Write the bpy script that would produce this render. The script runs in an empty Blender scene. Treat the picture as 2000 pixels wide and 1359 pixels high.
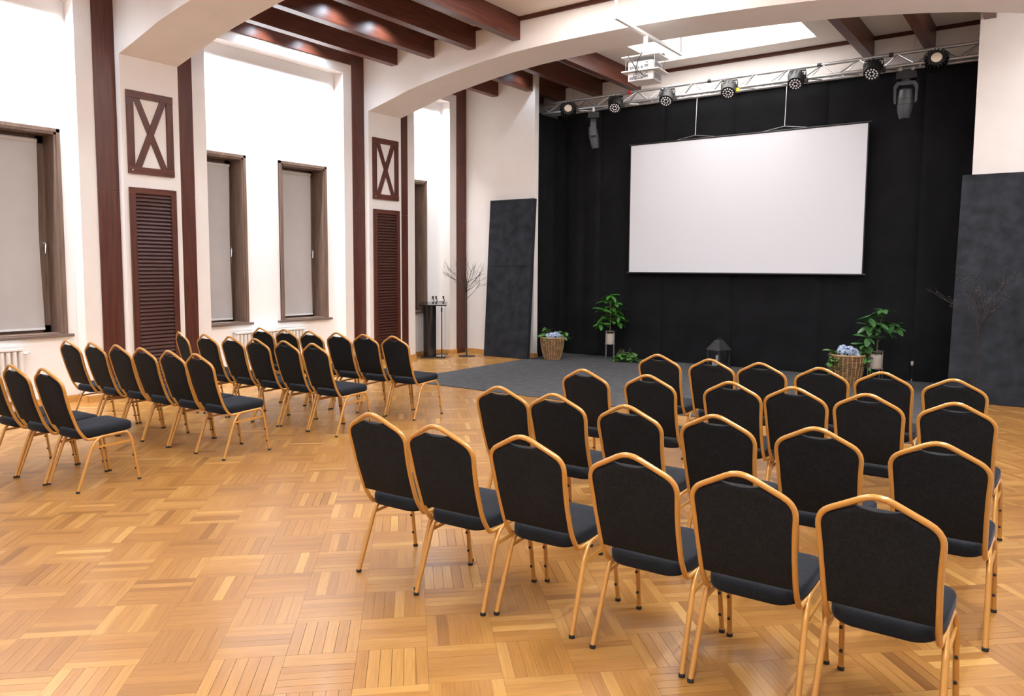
import bpy, bmesh, math, random
from mathutils import Vector, Matrix
random.seed(7)
PI = math.pi
sc = bpy.context.scene
col = sc.collection

# ------------------------------------------------------------------ camera
F, PX, PY = 1487.611, 1007.745, 647.864           # focal length and principal point for a 2000x1359 frame
YAW, PITCH, ROLL, CAM_H = -0.621490, -0.083495, -0.005589, 1.7
cam_d = bpy.data.cameras.new('camera')
cam = bpy.data.objects.new('camera', cam_d)
col.objects.link(cam)
sc.camera = cam
cam_d.sensor_width = 36.0
cam_d.lens = F / 2000 * 36.0
cam_d.shift_x = -(PX - 1000) / 2000
cam_d.shift_y = (PY - 679.5) / 2000
cam_d.clip_start = 0.05
fw = Vector((math.sin(YAW) * math.cos(PITCH), math.cos(YAW) * math.cos(PITCH), math.sin(PITCH)))
r0 = Vector((math.cos(YAW), -math.sin(YAW), 0))
d0 = fw.cross(r0)
rt = math.cos(ROLL) * r0 + math.sin(ROLL) * d0
dn = -math.sin(ROLL) * r0 + math.cos(ROLL) * d0
mw = Matrix.Identity(4)
for i in range(3):
    mw[i][0], mw[i][1], mw[i][2] = rt[i], -dn[i], -fw[i]
mw[2][3] = CAM_H
cam.matrix_world = mw

def proj(P):
    v = Vector(P) - Vector((0, 0, CAM_H))
    z = v.dot(fw)
    if z < 0.1: return None
    return PX + F * v.dot(rt) / z, PY + F * v.dot(dn) / z, z

# ------------------------------------------------------------------ world, light, exposure
sc.view_settings.view_transform = 'Standard'
sc.view_settings.look = 'None'
sc.view_settings.gamma = 1.0
sc.view_settings.use_curve_mapping = False
sc.view_settings.exposure = 0.06
world = bpy.data.worlds.new('world')
sc.world = world
world.use_nodes = True
world.node_tree.nodes['Background'].inputs[0].default_value = (0.9, 0.95, 1.0, 1)
world.node_tree.nodes['Background'].inputs[1].default_value = 0.3

def area(name, loc, size, power, color, rot=(0, 0, 0), spread=PI):
    l = bpy.data.lights.new(name, 'AREA')
    l.shape = 'RECTANGLE'; l.size, l.size_y = size
    l.energy = power; l.color = color; l.spread = spread
    o = bpy.data.objects.new(name, l); o.location = loc; o.rotation_euler = rot
    col.objects.link(o)
    return o

def spot(name, loc, power, color, angle=110, blend=.6, r=.03, rot=(0, 0, 0)):
    l = bpy.data.lights.new(name, 'SPOT')
    l.energy = power; l.color = color; l.spot_size = math.radians(angle); l.spot_blend = blend
    l.shadow_soft_size = r
    o = bpy.data.objects.new(name, l); o.location = loc; o.rotation_euler = rot
    col.objects.link(o)
    return o

DAY = (1.0, 0.97, 0.95)
WARM = (1.0, 0.90, 0.80)
COOL = (0.93, 0.96, 1.0)
LED = (0.68, 0.84, 1.0)
# soft fill added for assumed roof lights over the bays before the stage (above and behind the frame)
area('bay_fill_light', (-4.6, 7.5, 5.26), (2.5, 2.6), 135, DAY)
area('bay_fill_light', (-4.6, 3.1, 5.26), (2.5, 3.4), 138, DAY)
area('bay_fill_light', (-4.6, -1.2, 5.26), (2.5, 3.4), 190, DAY)
area('roof_light_stage', (-4.62, 11.45, 5.27), (2.5, 2.1), 85, DAY)
# wall-washing lights above the window niches
for y, w in ((3.3, 2.3), (7.48, 2.3), (10.93, .85)):
    area('wall_wash_light', (-9.84, y, 4.865), (.10, w), 42 * w, COOL, rot=(0, math.radians(3), 0), spread=math.radians(70))
# fill added along the opposite wall, out of the frame, mirroring the wall washers
for y, pw in ((-1.0, 190), (3.3, 190), (7.48, 190), (10.5, 34)):
    area('wall_wash_light', (.16, y, 4.80), (.12, 2.4 if y < 10 else 1.2), pw, COOL, rot=(0, math.radians(-14), 0))
# downlights in the ceiling between the beams
for y in (7.15, 8.0, 2.97, 3.82, 11.45):
    if y < 11:
        spot('downlight', (-9.56, y, 5.22), 46, LED, 150, .6, .05)
    spot('downlight', (-7.96, y, 5.22), 50 if y < 11 else 15, LED, 150, .6, .05)

# ------------------------------------------------------------------ materials
def nt(name):
    m = bpy.data.materials.new(name); m.use_nodes = True
    n = m.node_tree.nodes; l = m.node_tree.links
    return m, n, l, n['Principled BSDF']

def setp(b, **k):
    for a, v in k.items():
        b.inputs[a.replace('_', ' ')].default_value = v

def c4(c): return (c[0], c[1], c[2], 1)

def mat(name, c, rough=.5, metal=0., spec=.5, noise=0., nscale=20., bump=0., bscale=60., coat=0., **kw):
    m, n, l, b = nt(name)
    setp(b, Base_Color=c4(c), Roughness=rough, Metallic=metal, Specular_IOR_Level=spec, Coat_Weight=coat)
    for a, v in kw.items(): b.inputs[a.replace('_', ' ')].default_value = v
    if noise or bump:
        tc = n.new('ShaderNodeTexCoord')
    if noise:
        t = n.new('ShaderNodeTexNoise'); t.inputs['Scale'].default_value = nscale; t.inputs['Detail'].default_value = 6
        l.new(tc.outputs['Object'], t.inputs['Vector'])
        r = n.new('ShaderNodeValToRGB')
        r.color_ramp.elements[0].position = .3; r.color_ramp.elements[1].position = .7
        r.color_ramp.elements[0].color = c4([x * (1 - noise) for x in c])
        r.color_ramp.elements[1].color = c4([min(1, x * (1 + noise)) for x in c])
        l.new(t.outputs['Fac'], r.inputs['Fac']); l.new(r.outputs['Color'], b.inputs['Base Color'])
    if bump:
        t2 = n.new('ShaderNodeTexNoise'); t2.inputs['Scale'].default_value = bscale; t2.inputs['Detail'].default_value = 4
        l.new(tc.outputs['Object'], t2.inputs['Vector'])
        bp = n.new('ShaderNodeBump'); bp.inputs['Strength'].default_value = bump; bp.inputs['Distance'].default_value = .01
        l.new(t2.outputs['Fac'], bp.inputs['Height']); l.new(bp.outputs['Normal'], b.inputs['Normal'])
    return m

def wood(name, c1, c2, axis, rough=.35, scale=1.0, coat=.3):
    """stained wood, grain along the given axis"""
    m, n, l, b = nt(name)
    tc = n.new('ShaderNodeTexCoord'); mp = n.new('ShaderNodeMapping')
    s = [14 * scale] * 3; s[axis] = .9 * scale
    mp.inputs['Scale'].default_value = s
    t = n.new('ShaderNodeTexNoise'); t.inputs['Scale'].default_value = 2.5; t.inputs['Detail'].default_value = 7
    r = n.new('ShaderNodeValToRGB')
    r.color_ramp.elements[0].position = .32; r.color_ramp.elements[1].position = .68
    r.color_ramp.elements[0].color = c4(c1); r.color_ramp.elements[1].color = c4(c2)
    l.new(tc.outputs['Object'], mp.inputs['Vector']); l.new(mp.outputs['Vector'], t.inputs['Vector'])
    l.new(t.outputs['Fac'], r.inputs['Fac']); l.new(r.outputs['Color'], b.inputs['Base Color'])
    setp(b, Roughness=rough, Coat_Weight=coat * .25, Coat_Roughness=.25, Specular_IOR_Level=.3)
    return m

M = {}
M['plaster'] = mat('plaster', (.86, .805, .77), .85, spec=.25, noise=.02, nscale=3, bump=.12, bscale=45)
M['plaster_white'] = mat('niche_plaster', (.88, .87, .865), .85, spec=.25, bump=.12, bscale=45)
M['ceiling'] = mat('ceiling_paint', (.84, .78, .73), .9, spec=.2, noise=.02, nscale=2)
M['white_metal'] = mat('white_paint', (.74, .74, .74), .4)
M['ivory'] = mat('projector_shell', (.60, .60, .61), .45)
M['spot_black'] = mat('spotlight_black', (.007, .007, .008), .5)
M['dark_y'] = wood('dark_wood_y', (.058, .015, .0085), (.125, .033, .017), 1, .36)
M['dark_z'] = wood('dark_wood_z', (.062, .0175, .0115), (.105, .032, .020), 2, .32)
M['dark_x'] = wood('dark_wood_x', (.058, .015, .009), (.105, .029, .016), 0, .32)
M['louvre'] = wood('louvre_wood', (.042, .013, .009), (.075, .023, .015), 1, .35)
M['window'] = wood('window_wood', (.125, .08, .06), (.21, .14, .105), 2, .4)
M['sill'] = wood('sill_wood', (.12, .085, .07), (.19, .14, .12), 1, .4)
M['oak'] = wood('oak_skirting', (.50, .25, .070), (.66, .36, .115), 1, .4)
M['blind'] = mat('blind_fabric', (.50, .475, .465), .8, spec=.2, noise=.03, nscale=4, bump=.1, bscale=9)
M['steel'] = mat('brushed_steel', (.65, .65, .66), .3, 1)
M['alu'] = mat('truss_aluminium', (.46, .46, .47), .38, .85)
M['gold'] = mat('gold_lacquer', (.51, .245, .050), .30, .15, coat=.5, Coat_Roughness=.10)
M['black_rubber'] = mat('black_rubber', (.012, .012, .012), .7)
M['black_plastic'] = mat('black_plastic', (.016, .016, .018), .45)
M['grey_plastic'] = mat('grey_plastic', (.048, .053, .063), .4)
M['curtain'] = mat('black_molton', (.0092, .0094, .0108), .95, spec=.12, noise=.25, nscale=2.5)
M['screen'] = mat('screen_vinyl', (.73, .74, .80), .7, spec=.2)
M['carpet'] = mat('grey_carpet', (.078, .078, .082), .95, spec=.15, noise=.22, nscale=9, bump=.4, bscale=300)
M['panel'] = mat('black_felt_board', (.0145, .0172, .0235), .75, spec=.3, noise=.65, nscale=5.5)
M['panel_edge'] = mat('black_felt_edge', (.010, .012, .018), .8)
M['glass'] = mat('clear_acrylic', (.93, .95, .96), .03, Transmission_Weight=1.0, IOR=1.45)
M['pane'] = mat('window_glass', (.55, .6, .65), .05, Transmission_Weight=.6, IOR=1.45)
M['black_gloss'] = mat('black_gloss', (.008, .008, .010), .12, coat=.5)
M['leaf'] = mat('leaf_green', (.055, .21, .028), .4, noise=.35, nscale=9)
M['leaf2'] = mat('leaf_dark_green', (.055, .15, .045), .38, noise=.35, nscale=9)
M['leaf3'] = mat('ivy_green', (.095, .24, .055), .5, noise=.5, nscale=14)
M['stem'] = mat('plant_stem', (.13, .14, .045), .7)
M['wicker'] = mat('wicker_cane', (.30, .165, .075), .6, noise=.4, nscale=14)
M['wicker2'] = mat('wicker_stake', (.42, .27, .14), .6, noise=.3, nscale=14)
M['pot'] = mat('beige_pot', (.50, .43, .37), .6, noise=.05, nscale=6)
M['soil'] = mat('soil_and_weave_shade', (.03, .02, .013), .95)
M['petal'] = mat('blue_petals', (.46, .56, .80), .6, noise=.35, nscale=22)
M['twig'] = mat('dark_twig', (.022, .016, .015), .75)
M['twig_tip'] = mat('pale_bud', (.13, .11, .095), .6)
M['lantern'] = mat('lantern_metal', (.030, .030, .033), .5, noise=.2, nscale=10)
M['candle'] = mat('candle_wax', (.80, .78, .74), .5)
M['lens'] = mat('lamp_lens', (.80, .68, .52), .25, spec=.6)
M['led'] = mat('led_lens', (.85, .83, .86), .25)
M['yellow'] = mat('yellow_tape', (.70, .50, .02), .5)
M['red'] = mat('red_tape', (.5, .02, .03), .5)
M['vent'] = mat('vent_grey', (.16, .16, .17), .5)
M['rad'] = mat('radiator_enamel', (.82, .80, .78), .35)

def fabric(name, c, c2, sheen=.25):
    """black upholstery with a small woven leaf pattern and a soft sheen"""
    m, n, l, b = nt(name)
    tc = n.new('ShaderNodeTexCoord')
    v = n.new('ShaderNodeTexNoise'); v.inputs['Scale'].default_value = 75; v.inputs['Detail'].default_value = 2
    v.inputs['Distortion'].default_value = 1.6
    l.new(tc.outputs['Object'], v.inputs['Vector'])
    r = n.new('ShaderNodeValToRGB'); r.color_ramp.elements[0].position = .45; r.color_ramp.elements[1].position = .58
    r.color_ramp.elements[0].color = c4(c); r.color_ramp.elements[1].color = c4(c2)
    l.new(v.outputs['Fac'], r.inputs['Fac']); l.new(r.outputs['Color'], b.inputs['Base Color'])
    bp = n.new('ShaderNodeBump'); bp.inputs['Strength'].default_value = .25; bp.inputs['Distance'].default_value = .004
    l.new(v.outputs['Fac'], bp.inputs['Height']); l.new(bp.outputs['Normal'], b.inputs['Normal'])
    setp(b, Roughness=.75, Specular_IOR_Level=.22, Sheen_Weight=sheen, Sheen_Roughness=.4, Sheen_Tint=(.55, .7, 1, 1))
    return m
M['seat'] = fabric('seat_fabric', (.0034, .0047, .0075), (.0058, .0078, .0118), .08)
M['back'] = fabric('back_fabric', (.0040, .0050, .0066), (.0085, .0100, .0125), .0)

def parquet():
    m, n, l, b = nt('oak_parquet')
    at = n.new('ShaderNodeAttribute'); at.attribute_name = 'tone'
    uv = n.new('ShaderNodeUVMap'); uv.uv_map = 'UVMap'
    mp = n.new('ShaderNodeMapping'); mp.inputs['Scale'].default_value = (3.0, 55.0, 1)
    l.new(uv.outputs['UV'], mp.inputs['Vector'])
    t = n.new('ShaderNodeTexNoise'); t.inputs['Scale'].default_value = 1.6; t.inputs['Detail'].default_value = 6
    l.new(mp.outputs['Vector'], t.inputs['Vector'])
    r = n.new('ShaderNodeValToRGB')
    e = r.color_ramp.elements
    e[0].position = 0.0; e[0].color = (.215, .092, .023, 1)
    e[1].position = 1.0; e[1].color = (.55, .318, .096, 1)
    k = r.color_ramp.elements.new(.5); k.color = (.375, .179, .044, 1)
    l.new(at.outputs['Fac'], r.inputs['Fac'])
    mx = n.new('ShaderNodeMix'); mx.data_type = 'RGBA'; mx.blend_type = 'MULTIPLY'
    mx.inputs['Factor'].default_value = .55
    r2 = n.new('ShaderNodeValToRGB')
    r2.color_ramp.elements[0].position = .3; r2.color_ramp.elements[0].color = (.66, .60, .52, 1)
    r2.color_ramp.elements[1].position = .7; r2.color_ramp.elements[1].color = (1.12, 1.1, 1.08, 1)
    l.new(t.outputs['Fac'], r2.inputs['Fac'])
    l.new(r.outputs['Color'], mx.inputs['A']); l.new(r2.outputs['Color'], mx.inputs['B'])
    l.new(mx.outputs['Result'], b.inputs['Base Color'])
    n2 = n.new('ShaderNodeTexNoise'); n2.inputs['Scale'].default_value = 1.3; n2.inputs['Detail'].default_value = 3
    tc = n.new('ShaderNodeTexCoord'); l.new(tc.outputs['Object'], n2.inputs['Vector'])
    mr = n.new('ShaderNodeMapRange'); mr.inputs['To Min'].default_value = .28; mr.inputs['To Max'].default_value = .44
    l.new(n2.outputs['Fac'], mr.inputs['Value']); l.new(mr.outputs['Result'], b.inputs['Roughness'])
    setp(b, Specular_IOR_Level=.5, Coat_Weight=.18, Coat_Roughness=.14)
    return m
M['parquet'] = parquet()
M['floor_base'] = mat('parquet_joint', (.20, .095, .035), .6)

def emission(name, c, s):
    m, n, l, b = nt(name)
    setp(b, Base_Color=c4(c), Emission_Color=c4(c), Emission_Strength=s)
    return m
M['skylight'] = emission('skylight_diffuser', (1, .99, .97), 2.2)

# ------------------------------------------------------------------ mesh helpers
class MB:
    def __init__(s): s.v = []; s.f = []; s.uv = None
    def add(s, vs, fs):
        o = len(s.v); s.v += [tuple(p) for p in vs]; s.f += [tuple(i + o for i in f) for f in fs]; return s
    def box(s, x0, x1, y0, y1, z0, z1):
        x0, x1 = min(x0, x1), max(x0, x1); y0, y1 = min(y0, y1), max(y0, y1); z0, z1 = min(z0, z1), max(z0, z1)
        return s.add([(x0, y0, z0), (x1, y0, z0), (x1, y1, z0), (x0, y1, z0), (x0, y0, z1), (x1, y0, z1), (x1, y1, z1), (x0, y1, z1)],
                     [(0, 3, 2, 1), (4, 5, 6, 7), (0, 1, 5, 4), (1, 2, 6, 5), (2, 3, 7, 6), (3, 0, 4, 7)])
    def obox(s, a, b, w, h, up=(0, 0, 1)):
        """bar from a to b, w across, h along up"""
        a, b = Vector(a), Vector(b); t = (b - a).normalized(); u = Vector(up)
        sd = t.cross(u).normalized(); u = sd.cross(t).normalized()
        vs = []
        for p in (a, b):
            for i, j in ((-1, -1), (1, -1), (1, 1), (-1, 1)): vs.append(p + sd * (i * w / 2) + u * (j * h / 2))
        return s.add(vs, [(0, 1, 2, 3), (7, 6, 5, 4), (0, 4, 5, 1), (1, 5, 6, 2), (2, 6, 7, 3), (3, 7, 4, 0)])
    def tube(s, pts, r, n=8, closed=False, sx=1., cap=True, up=None):
        pts = [Vector(p) for p in pts]; m = len(pts); rings = []
        rs = r if isinstance(r, (list, tuple)) else [r] * m
        prev = None
        for i, p in enumerate(pts):
            if closed: t = pts[(i + 1) % m] - pts[i - 1]
            else: t = pts[min(i + 1, m - 1)] - pts[max(i - 1, 0)]
            t.normalize()
            if prev is None:
                u = Vector(up) if up else (Vector((0, 0, 1)) if abs(t.z) < .9 else Vector((1, 0, 0)))
                u = (u - t * u.dot(t)).normalized()
            else:
                u = (prev - t * prev.dot(t)).normalized()
            prev = u; w = t.cross(u)
            rings.append([p + rs[i] * (math.cos(a) * u + sx * math.sin(a) * w) for a in [2 * PI * k / n for k in range(n)]])
        o = []; fs = []
        for rg in rings: o += rg
        for i in range(m if closed else m - 1):
            j = (i + 1) % m
            for k in range(n):
                k2 = (k + 1) % n; fs.append((i * n + k, i * n + k2, j * n + k2, j * n + k))
        if cap and not closed:
            fs.append(tuple(reversed(range(n)))); fs.append(tuple((m - 1) * n + k for k in range(n)))
        return s.add(o, fs)
    def lathe(s, prof, n=16, c=(0, 0, 0), M3=None, cap=True):
        """profile [(r, z)...] revolved about z, optionally turned by the matrix M3"""
        vs = []; fs = []; m = len(prof)
        for r, z in prof:
            for k in range(n):
                a = 2 * PI * k / n; p = Vector((r * math.cos(a), r * math.sin(a), z))
                if M3 is not None: p = M3 @ p
                vs.append(p + Vector(c))
        for i in range(m - 1):
            for k in range(n):
                k2 = (k + 1) % n; fs.append((i * n + k, i * n + k2, (i + 1) * n + k2, (i + 1) * n + k))
        if cap:
            fs.append(tuple(reversed(range(n)))); fs.append(tuple((m - 1) * n + k for k in range(n)))
        return s.add(vs, fs)
    def prism(s, poly, lo, hi, axis):
        """2D polygon extruded along an axis; poly gives the two other coordinates in x,y,z order"""
        def pt(a, b, c):
            return ((c, a, b), (a, c, b), (a, b, c))[axis]
        n = len(poly)
        vs = [pt(a, b, lo) for a, b in poly] + [pt(a, b, hi) for a, b in poly]
        fs = [tuple(range(n)), tuple(reversed(range(n, 2 * n)))]
        for i in range(n):
            j = (i + 1) % n; fs.append((i, i + n, j + n, j))
        return s.add(vs, fs)
    def mesh(s, name, m, smooth=None):
        me = bpy.data.meshes.new(name)
        me.from_pydata(s.v, [], s.f)
        bm = bmesh.new(); bm.from_mesh(me); bmesh.ops.recalc_face_normals(bm, faces=bm.faces); bm.to_mesh(me); bm.free()
        if m is not None: me.materials.append(m)
        if smooth is not None:
            for p in me.polygons: p.use_smooth = True
            me.set_sharp_from_angle(angle=math.radians(smooth))
        return me
    def build(s, name, m, parent=None, smooth=None, **props):
        o = bpy.data.objects.new(name, s.mesh(name, m, smooth)); col.objects.link(o)
        if parent is not None: o.parent = parent
        for k, v in props.items(): o[k] = v
        return o

def root(name, label, cat, loc=(0, 0, 0), rz=0, group=None):
    o = bpy.data.objects.new(name, None); col.objects.link(o)
    o.empty_display_size = .1
    o.location = loc; o.rotation_euler = (0, 0, rz); o['label'] = label; o['category'] = cat
    if group: o['group'] = group
    return o

def tag(o, label, cat, group=None):
    o['label'] = label; o['category'] = cat
    if group: o['group'] = group
    return o

def link(name, me, parent, loc=None, rot=None, scale=None):
    o = bpy.data.objects.new(name, me); col.objects.link(o); o.parent = parent
    if loc is not None: o.location = loc
    if rot is not None: o.rotation_euler = rot
    if scale is not None: o.scale = scale
    return o

def copy_tree(o, parent=None):
    c = o.copy(); col.objects.link(c); c.parent = parent
    for ch in list(o.children): copy_tree(ch, c)
    return c

def rounded(pts, rad, seg=5, closed=False):
    """polyline with its inner corners rounded"""
    pts = [Vector(p) for p in pts]; out = []
    n = len(pts)
    for i, p in enumerate(pts):
        if not closed and i in (0, n - 1): out.append(p); continue
        a, b = pts[i - 1], pts[(i + 1) % n]
        r = rad[i] if isinstance(rad, (list, tuple)) else rad
        da, db = (a - p), (b - p); la, lb = da.length, db.length
        r = min(r, la * .48, lb * .48)
        if r < 1e-4: out.append(p); continue
        s, e = p + da.normalized() * r, p + db.normalized() * r
        for k in range(seg + 1):
            t = k / seg; out.append(s * (1 - t) ** 2 + p * 2 * t * (1 - t) + e * t * t)
    return out

def S(o, label=None):
    o['kind'] = 'structure'
    if label: o['label'] = label
    return o

# ------------------------------------------------------------------ room dimensions
XC, XP, XB, XR = -9.78, -9.66, -10.0, .32          # wall plane, pier face, niche back, right wall
YW, YK = 11.9, 13.05                              # stage side walls, back wall of the stage
ZC, ZB = 5.29, 4.97                               # ceiling, underside of the beams
OPX0, OPX1 = -8.117, -1.06                         # stage opening
A1, A2 = (5.0, 5.77), (9.18, 9.955)               # the two arches
NICHES = [(2.06, 4.53), (6.24, 8.74), (10.43, 11.42)]
ZN = 4.88

# walls -------------------------------------------------------------
w = MB()
segs = [(-4.2, 2.06), (4.53, 6.24), (8.74, 10.43), (11.42, YW)]
for a, b in segs: w.box(XB, XC, a, b, 0, 5.45)
for a, b in NICHES: w.box(XB, XC, a, b, ZN, 5.45)
w.box(XB, XC, YW, YK, 0, 5.45)
wall_left = S(w.build('wall_left', M['plaster']), 'cream plastered side wall with tall window niches')
# back of the niches with the window openings
WINS = [(3.465, 4.41), (6.27, 7.0), (7.59, 8.535), (10.45, 10.98)]
Z0, Z1 = .86, 3.345
w = MB()
edges = [-4.2]
for a, b in WINS: edges += [a, b]
edges.append(YK)
for i in range(0, len(edges), 2): w.box(XB - .42, XB, edges[i], edges[i + 1], 0, 5.45)
for a, b in WINS: w.box(XB - .42, XB, a, b, 0, Z0); w.box(XB - .42, XB, a, b, Z1, 5.45)
w.build('niche_wall', M['plaster_white'], wall_left)
# wooden posts and header beams of the half-timbering
def post(y0, y1, z1, zj=2.64):
    m = MB(); m.box(XC - .01, XC + .018, y0, y1, zj + .002, z1)
    m.build('wooden_post', M['dark_z'], wall_left)
    m = MB(); m.box(XC - .01, XC + .018, y0, y1, 0, zj - .002)
    m.build('wooden_post', M['dark_z'], wall_left)
for y0, y1 in ((4.735, 5.0), (5.772, 6.035), (8.92, 9.18), (9.957, 10.23), (11.62, 11.898)):
    post(y0, y1, 5.235)
for y0, y1 in ((1.8, 4.735), (6.035, 8.92), (10.23, 11.62)):
    m = MB(); m.box(XC - .01, XC + .018, y0, y1, 5.03, 5.235)
    m.build('header_beam', M['dark_y'], wall_left)

# arches with their piers ------------------------------------------
ARCH = [(XP, 4.32), (-9.3, 4.405), (-9.0, 4.478), (-8.73, 4.546), (-8.35, 4.612), (-7.95, 4.673), (-7.55, 4.727), (-7.18, 4.772),
        (-6.67, 4.812), (-6.2, 4.832), (-5.76, 4.842), (-5.3, 4.845), (-4.9, 4.845), (-4.5, 4.838), (-4.0, 4.823), (-3.5, 4.80), (-3.0, 4.772),
        (-2.5, 4.735), (-2.0, 4.685), (-1.5, 4.622), (-1.0, 4.545), (-.6, 4.46), (.02, 4.31)]
for n_, (a, b) in enumerate((A1, A2)):
    poly = [(XC, 5.45)] + [(XC, ARCH[0][1])] + ARCH + [(.02, 5.45)]
    w = MB()
    # arch body as a strip of quads so the soffit shades smoothly
    N = len(ARCH)
    vs = []
    for x, z in ARCH:
        vs += [(x, a, z), (x, b, z), (x, a, 5.45), (x, b, 5.45)]
    fs = []
    for i in range(N - 1):
        o, p = i * 4, i * 4 + 4
        fs += [(o, p, p + 1, o + 1), (o, o + 2, p + 2, p), (o + 1, p + 1, p + 3, o + 3), (o + 2, o + 3, p + 3, p + 2)]
    w.add(vs, fs)
    ar = S(w.build('arch', M['plaster'], smooth=30), 'wide cream arch spanning the hall' + (' above the front rows' if n_ else ' nearest the camera'))
    w = MB(); w.box(XC, XP, a, b, 0, 5.45)
    w.build('pier', M['plaster'], ar)
    w = MB(); w.box(.02, XR, a, b, 0, 5.45)
    w.build('pier', M['plaster'], ar)

# stage side walls, back wall, right and rear walls ------------------
w = MB(); w.box(XC, OPX0, YW, YW + .13, 0, 5.45)
wsl = S(w.build('wall_stage_left', M['plaster']), 'cream wall left of the stage')
w = MB(); w.box(OPX1, XR, YW, YW + .13, 0, 5.45)
wsr = S(w.build('wall_stage_right', M['plaster']), 'cream wall right of the stage')
w = MB(); w.box(XC, XR + .3, YK, YK + .2, 0, 5.45)
S(w.build('wall_stage_back', M['plaster']), 'cream wall above the stage curtain')
w = MB(); w.box(XR, XR + .2, -4.2, YK, 0, 5.45)
S(w.build('wall_right', M['plaster']))
w = MB(); w.box(XB - .4, XR + .2, -4.4, -4.2, 0, 5.45)
S(w.build('wall_rear', M['plaster']))

# ceiling, skylight, beams, trims ------------------------------------
SKX, SKY = (-5.95, -3.30), (10.35, 12.56)
w = MB()
X0, X1, Y0, Y1 = XB - .4, XR + .2, -4.3, YK + .1
w.box(X0, X1, Y0, SKY[0], ZC, ZC + .2); w.box(X0, X1, SKY[1], Y1, ZC, ZC + .2)
w.box(X0, SKX[0], SKY[0], SKY[1], ZC, ZC + .2); w.box(SKX[1], X1, SKY[0], SKY[1], ZC, ZC + .2)
ceil = S(w.build('ceiling', M['ceiling']), 'cream ceiling between dark wooden beams')
w = MB(); w.box(SKX[0] - .03, SKX[1] + .03, SKY[0] - .03, SKY[1] + .03, ZC + .04, ZC + .06)
w.build('skylight_pane', M['skylight'], ceil, label='bright white skylight pane above the stage')
BX = [-8.97, -8.17, -7.345, -6.53]
BW = .135
def beam(xr, y0, y1):
    m = MB(); m.box(xr - BW, xr, y0, y1, ZB, ZC + .02)
    m.build('beam', M['dark_y'], ceil)
for x in BX: beam(x, A1[1] - .02, A2[0] + .02)
for x in BX: beam(x, 1.2, A1[0] + .02)
for x in BX[:2]: beam(x, A2[1] - .02, YW + .02)
beam(-8.69, YW + .1, YK + .02); beam(-8.17, YW + .1, YK + .02)
for x in BX[2:] + [-2.56, -1.72]: beam(x, A2[1] - .02, YK + .02)
beam(-.884, A2[1] - .02, YW + .02)
def ctrim(y0, y1, xs):
    for a, b in xs:
        m = MB(); m.box(a, b, y0, y1, ZC - .06, ZC + .01)
        m.build('ceiling_trim', M['dark_x'], ceil)
gaps = [(XC, BX[0] - BW), (BX[0], BX[1] - BW), (BX[1], BX[2] - BW), (BX[2], BX[3] - BW), (BX[3], -.1)]
ctrim(A2[0] - .025, A2[0] + .01, gaps)
ctrim(YK - .025, YK + .01, [(-9.7, -8.69 - BW), (-8.69, -8.17 - BW), (BX[1], BX[2] - BW), (BX[2], BX[3] - BW), (BX[3], -2.56 - BW), (-2.56, -1.72 - BW), (-1.72, .3)])

# baseboards ------------------------------------------------------------
def skirting(name, boxes, label):
    m = MB()
    for b_ in boxes: m.box(*b_)
    return S(m.build(name, M['oak']), label)
BH, BT = .085, .018
bl = []
for a, b in ((4.53, 4.735), (6.035, 6.24), (8.74, 8.92), (10.23, 10.43), (11.42, 11.62), (1.5, 2.06)):
    bl.append((XC - .01, XC + BT, a, b, 0, BH))
for y in (4.53, 8.74, 11.42): bl.append((XB, XC, y - BT, y, 0, BH))
for y in (2.06, 6.24, 10.43): bl.append((XB, XC, y, y + BT, 0, BH))
for a, b in NICHES: bl.append((XB, XB + BT, a, b, 0, BH))
for a, b in (A1, A2): bl += [(XP, XP + BT, a, b, 0, BH), (XC, XP + BT, a - BT, a, 0, BH), (XC, XP + BT, b, b + BT, 0, BH)]
skirting('baseboard_left', bl, 'honey-coloured oak skirting along the window wall')
skirting('baseboard_stage_left', [(XC, OPX0 + BT, YW - BT, YW, 0, BH), (OPX0, OPX0 + BT, YW, YW + .13, 0, BH)], 'oak skirting left of the stage')
skirting('baseboard_stage_right', [(OPX1, XR, YW - BT, YW, 0, BH)], 'oak skirting right of the stage')

# floor: parquet of square blocks, six strips each --------------------------
fb = MB(); fb.box(XB - .1, XR + .3, -4.3, YK + .1, -.12, -.012)
floor = S(fb.build('floor', M['floor_base']), 'honey-coloured oak block parquet')
CARPET = (-8.09, -1.08, 8.24, 12.93)
ANG = math.radians(43.5)
D2 = Vector((math.cos(ANG), math.sin(ANG))); D1 = Vector((math.sin(ANG), -math.cos(ANG)))
BS, NS = .308, 6
ORG = Vector((-3.7625, 2.4925))
SWD = BS / NS
strips = []
K = 60
for i in range(-K, K + 1):
    for j in range(-K, K + 1):
        c = ORG + D1 * (i * BS) + D2 * (j * BS)
        if not (XB - .05 < c.x < XR + .1 and .9 < c.y < YW + .2): continue
        if CARPET[0] + .3 < c.x < CARPET[1] - .3 and CARPET[2] + .3 < c.y: continue
        p = proj((c.x, c.y, 0))
        if p is None or not (-260 < p[0] < 2260 and p[1] < 1800): continue
        along, across = (D2, D1) if (i + j) % 2 == 0 else (D1, D2)
        gap = random.choice([.0002, .0003, .0004, .0005, .0009])
        bt = random.gauss(.5, .05)
        for s in range(NS):
            m = c + across * ((s - (NS - 1) / 2) * SWD)
            tone = bt + random.gauss(0, .10)
            if random.random() < .10: tone += random.uniform(.15, .36)
            if random.random() < .07: tone -= random.uniform(.12, .25)
            strips.append((m, along, across, gap, max(0, min(1, tone)), p))
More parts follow.
